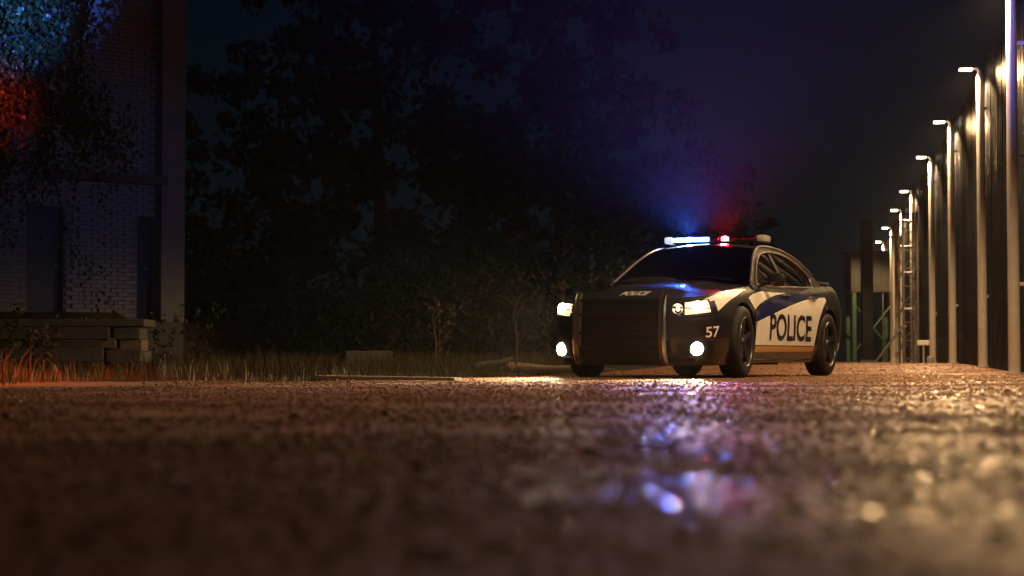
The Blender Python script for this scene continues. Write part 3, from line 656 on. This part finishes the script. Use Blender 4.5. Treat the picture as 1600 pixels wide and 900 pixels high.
# added lights in place of an unseen second police car: they colour the verge red and the birch blue and red
wb = tag(empty('added_light_stand', (-5.0, 13.4, float(gz(-5.0, 13.4)))), 'added tripod lights standing in for an unseen second police car', 'warning light')
MB().tube([(0, 0, .35), (0, 0, 1.55)], [.022, .018], 10).build('mast', M['plastic'], wb)
for k in range(3):
    a = k * 2.094 + .5; MB().tube([(0, 0, .75), (.38 * math.cos(a), .38 * math.sin(a), .015)], .014, 8).build('leg', M['plastic'], wb)
hr = MB().box((.02, .03, 1.45), (.16, .10, .10), bev=.02).build('lamp_housing', M['plastic'], wb); MB().box((.11, .03, 1.45), (.03, .085, .085), bev=.01).build('red_lens', M['led_red'], hr)
hb = MB().box((-.02, .03, 1.58), (.16, .10, .10), bev=.02).build('lamp_housing', M['plastic'], wb); MB().box((-.02, .09, 1.58), (.13, .03, .085), bev=.01).build('blue_lens', M['led_blue'], hb)
def wtgt(p): return Vector(p) - wb.location
lamp('red_flood', 'SPOT', 1500, (1.0, 0.14, 0.02), wb, (.15, .03, 1.45), wtgt((-4.2, 14.2, .0)), R(78), .9, .03)
lamp('red_beam', 'SPOT', 16000, (1.0, 0.045, 0.03), wb, (.02, .12, 1.45), wtgt((-7.85, 28.4, 4.0)), R(6.5), 1.0, .02)
lamp('blue_beam', 'SPOT', 30000, (0.06, 0.20, 1.0), wb, (-.02, .13, 1.58), wtgt((-7.6, 28.6, 5.4)), R(8.5), 1.0, .02)

# ------------------------------------------------------------------ brick building on the left
def building():
    U = Vector((-.766, -.643, 0)); ang = math.atan2(U.y, U.x); org = Vector((-6.26, 36.0, 0.9))
    root = tag(empty('brick_building', org, ang), 'old whitewashed brick building with concrete pier behind the birch', 'building')
    # local x = along the facade towards the left, local +y = outwards? check sign
    out = 1.0 if (Matrix.Rotation(ang, 3, 'Z') @ Vector((0, 1, 0))).dot(Vector((6.26, -36, 0))) > 0 else -1.0
    wall = MB(); Lw, Hh = 7.0, 7.6
    openings = [(.52, .86, 0.0, 1.95), (2.35, 3.05, 0.0, 2.05), (3.75, 4.9, .9, 2.6)]
    xs = sorted({0.02, Lw} | {o[0] for o in openings} | {o[1] for o in openings}); zs_ = sorted({0.0, Hh} | {o[2] for o in openings} | {o[3] for o in openings})
    for i in range(len(xs) - 1):
        for j in range(len(zs_) - 1):
            cx, cz = (xs[i] + xs[i + 1]) / 2, (zs_[j] + zs_[j + 1]) / 2
            if any(o[0] < cx < o[1] and o[2] < cz < o[3] for o in openings): continue
            wall.box((cx, -.15 * out, cz), (xs[i + 1] - xs[i], .26, zs_[j + 1] - zs_[j]))
    wl_ = wall.build('wall', M['mortar'], root, smooth=False)
    MB().box((Lw / 2 + .02, -.02 * out, -.4), (Lw, .5, .8)).build('foundation', M['concrete'], root, smooth=False)
    MB().box((Lw / 2, -3.0 * out, Hh / 2), (Lw - .1, 5.0, Hh - .1)).build('rear_block', M['concrete'], root, smooth=False)
    MB().box((Lw / 2, -2.6 * out, Hh + .12), (Lw + .5, 6.0, .22)).build('roof_slab', M['concrete'], root, smooth=False)
    bmes = [MB().box((0, 0, 0), (.249 - .004 * k, .05 + .006 * k, .064), bev=.005).mesh('brick', M['brick'], smooth=False) for k in range(3)]
    cells = []
    for r in range(int(Hh / .075)):
        for c in range(28):
            u = .64 + c * .26 - (.13 if r % 2 else 0); z = .045 + r * .075
            if u < .60 or any(o[0] - .1 < u < o[1] + .1 and o[2] < z < o[3] + .03 for o in openings): continue
            cells.append((u, z))
    cells.sort(key=lambda c: (max(0, c[0] - .8) * 1.0 + max(0, c[1] - 2.9) * 1.4))
    rest = MB()
    for n, (u, z) in enumerate(cells):
        dy = .006 * math.sin(n * 12.9898) * out
        if n < 300:
            o = link('brick', bmes[n % 3], wl_); o.location = (u, dy, z)
        else: rest.box((u, dy, z), (.249, .05, .064))
    ro = rest.build('far_bricks', M['brick'], wl_, smooth=False); stuff(ro)
    MB().box((.25, .06 * out, 3.6), (.50, .34, 7.2), bev=.02).build('pier', M['concrete_pale'], root, smooth=False)
    MB().box((1.6, .10 * out, 2.62), (2.4, .40, .16), bev=.01).build('ledge', M['concrete'], root, smooth=False)
    for o in openings:
        c = ((o[0] + o[1]) / 2, -.20 * out, (o[2] + o[3]) / 2); d = (o[1] - o[0], .04, o[3] - o[2])
        if o[2] == 0:
            dd = MB().box(c, d, bev=.004).build('door', M['bluedoor'], root, smooth=False)
            MB().box((c[0], -.17 * out, o[3] * .72), (d[0] - .14, .03, .5)).build('door_panel', M['bluedoor'], dd, smooth=False)
            MB().box((c[0], -.17 * out, o[3] * .28), (d[0] - .14, .03, .7)).build('door_panel', M['bluedoor'], dd, smooth=False)
            MB().tube([(o[0] + .07, -.18 * out, 1.0), (o[0] + .07, -.11 * out, 1.0), (o[0] + .14, -.11 * out, 1.0)], .012, 6).build('door_handle', M['galv'], dd)
        else:
            w = MB().box(c, d).build('window', M['glass'], root, smooth=False)
            MB().box((c[0], -.15 * out, c[2]), (.05, .05, d[2])).build('window_bar', M['timber'], w, smooth=False)
            MB().box((c[0], .02 * out, o[2] - .04), (d[0] + .16, .20, .07)).build('sill', M['concrete'], w, smooth=False)
building()

# stacked concrete slabs in front of the bank
def slab(x, y, z, l, w, h, rz, lab, m='concrete'):
    o = MB().box((0, 0, h / 2), (l, w, h), bev=.012).build('concrete_slab', M[m], None, smooth=False)
    o.location = (x, y, z); o.rotation_euler = (0, 0, rz); tag(o, lab, 'slab', 'slabs stacked on the left verge')
def block(x, y, z, l, w, h, rz, lab):
    o = MB().box((0, 0, h / 2), (l, w, h), bev=.01).build('spacer_block', M['timber'], None, smooth=False)
    o.location = (x, y, z); o.rotation_euler = (0, 0, rz); tag(o, lab, 'block', 'spacers between the stacked slabs')
g0 = float(gz(-6.2, 27.0))
block(-6.9, 27, g0, .16, .7, .14, 0, 'timber spacer under the left end of the bottom slab')
block(-5.75, 27, g0, .16, .7, .14, 0, 'timber spacer under the right end of the bottom slab')
slab(-7.0, 27, g0 + .14, 2.65, .8, .19, R(1), 'lowest long concrete slab of the stack on the verge')
slab(-5.38, 27, g0 + .14, .48, .7, .15, R(-2), 'short concrete slab lying right of the lowest long slab')
block(-5.60, 26.9, g0 + .335, .20, .5, .14, 0, 'pale spacer at the right end above the lowest slab')
block(-6.9, 27, g0 + .335, .16, .7, .12, 0, 'timber spacer under the middle slab, towards the left')
slab(-6.95, 27, g0 + .455, 2.75, .8, .17, R(-1), 'middle concrete slab of the stack on the verge')
slab(-5.36, 27, g0 + .455, .36, .7, .15, R(2), 'short concrete slab lying right of the middle slab')
slab(-6.6, 27.05, g0 + .632, 3.0, .95, .10, R(.5), 'thin topmost slab overhanging the stack on the verge')
block(-5.30, 26.95, g0 + .295, .30, .5, .155, 0, 'spacer on the short slab at the right of the stack')

# concrete block, plank, broken branches
o = MB().box((0, 0, .16), (.74, .5, .34), bev=.02).build('concrete_block', M['concrete_pale'], None, smooth=False)
o.location = (-2.30, 30.5, float(gz(-2.3, 30.5)) - .05); o.rotation_euler = (0, 0, R(12)); o.data.materials[0] = M['concrete']; tag(o, 'pale concrete block half hidden in the grass', 'block')
o = MB().box((0, 0, .02), (1.32, .14, .026), bev=.003).build('timber_plank', M['timber'], None, smooth=False)
o.location = (-1.05, 16.2, float(gz(-1.05, 16.2)) + .012); o.rotation_euler = (0, R(.6), R(-24)); tag(o, 'long weathered plank lying flat on the road edge', 'plank')
def log(x, y, l, r, rz, tilt, lab, m='timber'):
    pts = [(l * (t - .5), .02 * math.sin(t * 5), .012 * math.sin(t * 7)) for t in np.linspace(0, 1, 8)]
    o = MB().tube(pts, list(np.linspace(r, r * .7, 8)), 9).build('fallen_log', M[m])
    o.location = (x, y, float(gz(x, y)) + r + .5 * l * abs(math.sin(tilt))); o.rotation_euler = (0, tilt, rz); tag(o, lab, 'log', 'broken timber left of the police car')
log(.35, 27.5, 1.2, .045, R(5), R(2), 'upper pale log lying beside the left headlight')
log(.42, 26.6, .9, .05, R(-6), R(-1), 'lower pale log lying in the grass beside the police car')
log(-.28, 27.2, .7, .05, R(40), R(-10), 'dark tilted log left of the pale logs', 'bark')
for (x, y, h, lab) in ((-1.05, 26, 1.0, 'bare dead sapling left of the fallen logs'), (.05, 27, 1.1, 'bare curved sapling just behind the fallen logs')):
    r_ = tag(empty('dead_sapling', (x, y, float(gz(x, y)))), lab, 'sapling', 'dead saplings on the verge')
    MB().tube([(0, 0, 0), (.02, 0, h * .4), (-.03, .02, h * .75), (.08, 0, h)], [.02, .016, .011, .004], 6).build('stem', M['bark'], r_)
    for k in range(5):
        a = k * 2.4; z = h * (.35 + .12 * k); MB().tube([(0, 0, z), (.14 * math.cos(a), .14 * math.sin(a), z + .12), (.22 * math.cos(a), .22 * math.sin(a), z + .13)], [.008, .006, .002], 5).build('twig', M['bark'], r_)

# ------------------------------------------------------------------ structures at the far right
def lattice():
    d = 50.5; c = Vector((wallx(d), d, 0)) + wnor * .55; z0 = float(gz(c.x, c.y))
    r = tag(empty('lattice_mast', (c.x, c.y, z0), R(4)), 'pale steel lattice mast with ladder rungs against the wall', 'mast')
    H = 4.0; w = .19
    for sx in (-1, 1):
        for sy in (-1, 1): MB().box((sx * w, sy * w, H / 2), (.055, .055, H)).build('leg', M['dullsteel'], r, smooth=False)
    n = 8
    for k in range(n + 1):
        z = .12 + k * (H - .2) / n
        MB().box((0, -w - .03, z), (2 * w + .08, .02, .03)).build('rung', M['dullsteel'], r, smooth=False)
        if k < n:
            z2 = z + (H - .2) / n; s = 1 if k % 2 else -1
            MB().tube([(-w * s, -w - .02, z), (w * s, -w - .02, z2)], .012, 5).build('diagonal', M['dullsteel'], r)
            MB().tube([(-w - .02, -w * s, z), (-w - .02, w * s, z2)], .012, 5).build('diagonal', M['dullsteel'], r)
    MB().tube([(-w, -w, 1.0), (-.95, -w, .02)], .03, 6).build('stay', M['dullsteel'], r)
lattice()
c = Vector((12.05, 60, 0)); r = tag(empty('steel_column', (c.x, c.y, float(gz(c.x, c.y)))), 'broad pale tapering column left of the lattice mast', 'column')
MB().tube([(0, 0, 0), (0, 0, 2), (0, 0, 3.9)], [.16, .17, .19], 20).build('shaft', M['galv'], r); MB().tube([(0, 0, 0), (0, 0, .06)], .26, 20).build('base_plate', M['galv'], r); MB().tube([(0, 0, 3.9), (0, 0, 3.98)], .22, 20).build('cap', M['galv'], r)
c = Vector((11.45, 55.5, 0)); r = tag(empty('pipe_frame', (c.x, c.y, float(gz(c.x, c.y)))), 'pale pipe frame with cross pipes between column and mast', 'pipe frame')
for x in (-.32, .22): MB().tube([(x, 0, 0), (x, 0, 4.25)], .065, 10).build('upright_pipe', M['galv'], r)
for z in (1.55, 2.6, 3.35, 4.1): MB().tube([(-.32, -.08, z), (.55, -.08, z)], .04, 8).build('cross_pipe', M['galv'], r)
c = Vector((12.95, 70, 0)); r = tag(empty('dark_column', (c.x, c.y, float(gz(c.x, c.y)))), 'dark square column in front of the raised cabin', 'column')
MB().box((0, 0, 2.6), (.40, .40, 5.2), bev=.02).build('shaft', M['plastic'], r, smooth=False); MB().box((0, 0, .05), (.6, .6, .1)).build('base', M['concrete'], r, smooth=False)
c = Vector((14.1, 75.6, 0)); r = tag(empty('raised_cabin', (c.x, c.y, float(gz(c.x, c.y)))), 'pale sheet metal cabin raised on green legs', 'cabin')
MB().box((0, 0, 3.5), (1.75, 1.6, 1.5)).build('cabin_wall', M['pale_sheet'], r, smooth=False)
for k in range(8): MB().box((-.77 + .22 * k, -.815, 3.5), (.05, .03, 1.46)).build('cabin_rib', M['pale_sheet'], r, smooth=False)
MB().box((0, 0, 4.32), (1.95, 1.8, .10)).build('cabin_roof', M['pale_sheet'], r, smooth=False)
for x in (-.75, .75):
    for y in (-.7, .7): MB().box((x, y, 1.37), (.14, .14, 2.74)).build('leg', M['green'], r, smooth=False)
for s in (1, -1): MB().tube([(-.75 * s, -.7, .4), (.75 * s, -.7, 2.3)], .035, 6).build('leg_brace', M['green'], r)
d = 47; c = Vector((wallx(d), d, 0)) + wnor * .35
r = tag(empty('barrier_board', (c.x, c.y, float(gz(c.x, c.y)))), 'small white board on a post at the wall foot', 'board')
MB().box((0, 0, .50), (.34, .05, .12), bev=.01).build('board', M['white_paint'], r, smooth=False); MB().tube([(0, .04, 0), (0, .04, .56)], .02, 8).build('post', M['galv'], r)
o = MB().lathe([(0, .17), (.06, .16), (.085, .12), (.09, 0), (0, 0)], 16, 'Z').build('bollard', M['concrete_pale']); c2 = c + Vector((-.08, -2.0, 0)); o.location = (c2.x - .2, c2.y, float(gz(c2.x, c2.y))); tag(o, 'small pale concrete bollard below the white board', 'bollard')

# dark street lamp far behind the car
r = tag(empty('street_lamp', (2.55, 62, float(gz(2.55, 62)))), 'unlit street lamp with bent arm far behind the car', 'street lamp')
MB().tube([(0, 0, 0), (0, 0, 4.9), (-.05, 0, 5.2), (-.25, 0, 5.42), (-.62, 0, 5.52)], [.07, .055, .05, .045, .04], 10).build('pole', M['galv'], r)
MB().box((-.78, 0, 5.53), (.42, .16, .08), bev=.02).build('lamp_head', M['lampbody'], r)

# ------------------------------------------------------------------ trees and grass
def leaf_mesh(name, centres, dirs, size, m):
    """many leaf-shaped quads"""
    n = len(centres); a = rng.normal(size=(n, 3)); a /= np.linalg.norm(a, axis=1)[:, None]
    d = dirs + .8 * rng.normal(size=(n, 3)); d /= np.linalg.norm(d, axis=1)[:, None]
    b = np.cross(d, a); b /= np.linalg.norm(b, axis=1)[:, None] + 1e-9; s = (size * (.6 + .8 * rng.random(n)))[:, None]
    V = np.stack([centres, centres + d * s * .45 + b * s * .34, centres + d * s, centres + d * s * .45 - b * s * .34], 1).reshape(-1, 3)
    F = np.arange(4 * n).reshape(n, 4); me = bpy.data.meshes.new(name); me.from_pydata(V.tolist(), [], F.tolist()); me.materials.append(m); return me
def grow(h, r0, spread, nl, droop, lsize, per, seed, m, t0=.22):
    rg = random.Random(seed); wood = MB(); C = []; Dv = []
    tr = [(.04 * h * .3 * math.sin(t * 4 + seed), .03 * h * .3 * math.cos(t * 3 + seed), h * t) for t in np.linspace(0, 1, 9)]
    wood.tube(tr, list(np.linspace(r0, r0 * .15, 9)), 9)
    for k in range(nl):
        t = t0 + (.98 - t0) * (k + .5) / nl; i = min(7, int(t * 8)); p = Vector(tr[i]).lerp(Vector(tr[i + 1]), t * 8 - i); a = k * 2.39996 + rg.random()
        L = spread * (1.1 - .75 * abs(t - .35)) * rg.uniform(.75, 1.15); dv = Vector((math.cos(a), math.sin(a), rg.uniform(.15, .75)))
        pts = [p]; 
        for j in range(1, 6): pts.append(p + dv * L * j / 5 + Vector((rg.uniform(-.08, .08) * L, rg.uniform(-.08, .08) * L, -droop * L * (j / 5)**2.2)))
        wood.tube(pts, [r0 * .30 * (1 - t * .6) * (1 - j / 5.6) for j in range(6)], 6)
        for s in range(7):
            q = pts[1 + s % 5].lerp(pts[min(5, 2 + s % 5)], rg.random()); bd = Vector((rg.gauss(0, 1), rg.gauss(0, 1), rg.gauss(-.2, .5))).normalized(); bl = L * rg.uniform(.18, .38)
            e = q + bd * bl + Vector((0, 0, -droop * bl * 1.3)); wood.tube([q, (q + e) / 2 + Vector((0, 0, .06 * bl)), e], [r0 * .06, r0 * .04, r0 * .015], 4, False)
            for _ in range(per):
                u = rg.random()**.7; c_ = q.lerp(e, u) + Vector((rg.gauss(0, 1), rg.gauss(0, 1), rg.gauss(0, 1))) * bl * .20
                if droop > .5 and rg.random() < .5: c_.z -= rg.random() * .55
                C.append(c_); Dv.append((e - q).normalized() + Vector((0, 0, -droop)))
    return wood.mesh('trunk', M['bark']), leaf_mesh('crown', np.array(C), np.array(Dv), lsize, m)
def tree(name, meshes, x, y, rz, sc, lab, cat='tree', group=None):
    r = tag(empty(name, (x, y, float(gz(x, y)) - .05), rz), lab, cat, group); r.scale = (sc,) * 3
    link('trunk', meshes[0], r); link('crown', meshes[1], r)
birch = grow(8.2, .13, 2.3, 30, .95, .075, 150, 3, M['leaf'], .46)
tree('birch_tree', birch, -8.05, 29.3, 1.0, 1.0, 'drooping birch in front of the brick building, leaves lit blue and red')
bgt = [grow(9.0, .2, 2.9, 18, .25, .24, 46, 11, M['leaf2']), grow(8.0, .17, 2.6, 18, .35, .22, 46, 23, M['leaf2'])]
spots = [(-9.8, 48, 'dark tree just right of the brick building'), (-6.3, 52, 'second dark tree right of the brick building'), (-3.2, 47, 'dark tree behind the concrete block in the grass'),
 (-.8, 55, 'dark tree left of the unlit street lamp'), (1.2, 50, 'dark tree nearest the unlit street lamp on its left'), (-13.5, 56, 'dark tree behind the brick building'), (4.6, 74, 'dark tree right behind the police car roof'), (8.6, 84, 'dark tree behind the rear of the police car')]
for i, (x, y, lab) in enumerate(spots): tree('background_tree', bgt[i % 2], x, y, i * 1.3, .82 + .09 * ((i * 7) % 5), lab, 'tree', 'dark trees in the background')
# understorey mass behind the verge
def bush_mass():
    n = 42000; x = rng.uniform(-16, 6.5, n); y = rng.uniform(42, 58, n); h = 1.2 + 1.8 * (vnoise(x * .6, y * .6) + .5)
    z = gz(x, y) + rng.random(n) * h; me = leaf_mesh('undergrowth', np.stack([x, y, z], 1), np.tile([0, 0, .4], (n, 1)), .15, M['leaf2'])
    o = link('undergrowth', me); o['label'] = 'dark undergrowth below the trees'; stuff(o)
bush_mass()
def grass():
    n = 110000; y = rng.uniform(11, 44, n) ** 1.0; off = rng.random(n)**1.6 * 9.0 + .1 * rng.random(n); x = edge(y) - off
    x2 = (rng.random(n) < .0); keep = (np.abs(x) < y * .30 + .5) & ((y > 15.5) | (off > 1.1)) & (vnoise(x * 1.4, y * 1.4) + .32 > rng.random(n) * .55)
    keep &= ~((np.abs(x + 6.3) < 1.6) & (np.abs(y - 27) < .5))
    x, y, off = x[keep], y[keep], off[keep]; n = len(x); z = gz(x, y)
    h = (.06 + .26 * rng.random(n)**2) * (.30 + .85 * np.clip(off / 1.6, 0, 1.1)) * (.8 + 1.1 * (vnoise(x * .8 + 7, y * .8) + .3)); h = np.clip(h, .05, .8) * np.where((x < -4.2) & (y < 27), .18, .62)
    a = rng.random(n) * 6.283; w = .0018 + .0028 * rng.random(n); lx = np.cos(a) * w; ly = np.sin(a) * w; bx = rng.normal(size=n) * .28 * h; by = rng.normal(size=n) * .28 * h
    V = np.stack([np.stack([x - lx, y - ly, z], 1), np.stack([x + lx, y + ly, z], 1), np.stack([x + lx * .7 + bx * .35, y + ly * .7 + by * .35, z + h * .6], 1), np.stack([x - lx * .7 + bx * .35, y - ly * .7 + by * .35, z + h * .6], 1), np.stack([x + bx, y + by, z + h], 1)], 1).reshape(-1, 3)
    b = np.arange(n)[:, None] * 5; Q = (b + np.array([[0, 1, 2, 3]])).tolist(); T_ = (b + np.array([[3, 2, 4]])).tolist()
    me = bpy.data.meshes.new('grass'); me.from_pydata(V.tolist(), [], Q + T_); me.materials.append(M['grass'])
    o = link('grass', me); o['label'] = 'dry tall grass along the road verge'; stuff(o)
grass()
def weed(x, y, h, lab, seed):
    rg = random.Random(seed); r = tag(empty('weed', (x, y, float(gz(x, y)))), lab, 'weed', 'weeds on the left verge')
    st = MB(); C = []; Dd = []
    for k in range(7):
        a = rg.random() * 6.28; t = rg.uniform(.15, .4); pts = [(t * h * math.cos(a) * u**1.5, t * h * math.sin(a) * u**1.5, h * u * rg.uniform(.9, 1.0)) for u in np.linspace(0, 1, 5)]; st.tube(pts, [.006, .005, .004, .003, .0015], 5)
        for p in pts[1:]:
            for _ in range(4): C.append(Vector(p) + Vector((rg.gauss(0, .03), rg.gauss(0, .03), rg.gauss(0, .05)))); Dd.append((math.cos(a), math.sin(a), .4))
    st.build('stem', M['grass'], r); link('leaves', leaf_mesh('leaves', np.array(C), np.array(Dd), .07, M['grass']), r)
for k, (x, y, h, lab) in enumerate(((-6.75, 25.6, .85, 'tall reddish weed before the left part of the slab stack'), (-5.0, 27.6, .75, 'bushy weed right of the slab stack'), (-4.6, 28.0, .9, 'second bushy weed right of the slab stack'), (-1.0, 26.2, .9, 'tall weed left of the fallen logs'), (-4.95, 20, .5, 'low weed on the red lit verge'))): weed(x, y, h, lab, k)

# ------------------------------------------------------------------ night haze
hz = bpy.data.materials.new('night_haze'); hz.use_nodes = True; nt = hz.node_tree; nt.nodes.remove(nt.nodes['Principled BSDF'])
pv = nt.nodes.new('ShaderNodeVolumePrincipled'); pv.inputs['Color'].default_value = (.92, .94, 1.0, 1); pv.inputs['Density'].default_value = 0.00014; pv.inputs['Anisotropy'].default_value = 0.5
nt.links.new(pv.outputs['Volume'], nt.nodes['Material Output'].inputs['Volume'])
ho = MB().box((0, 78, 5.5), (160, 176, 13.0)).build('haze', hz, None, smooth=False); ho['label'] = 'thin night haze in the air'; stuff(ho)
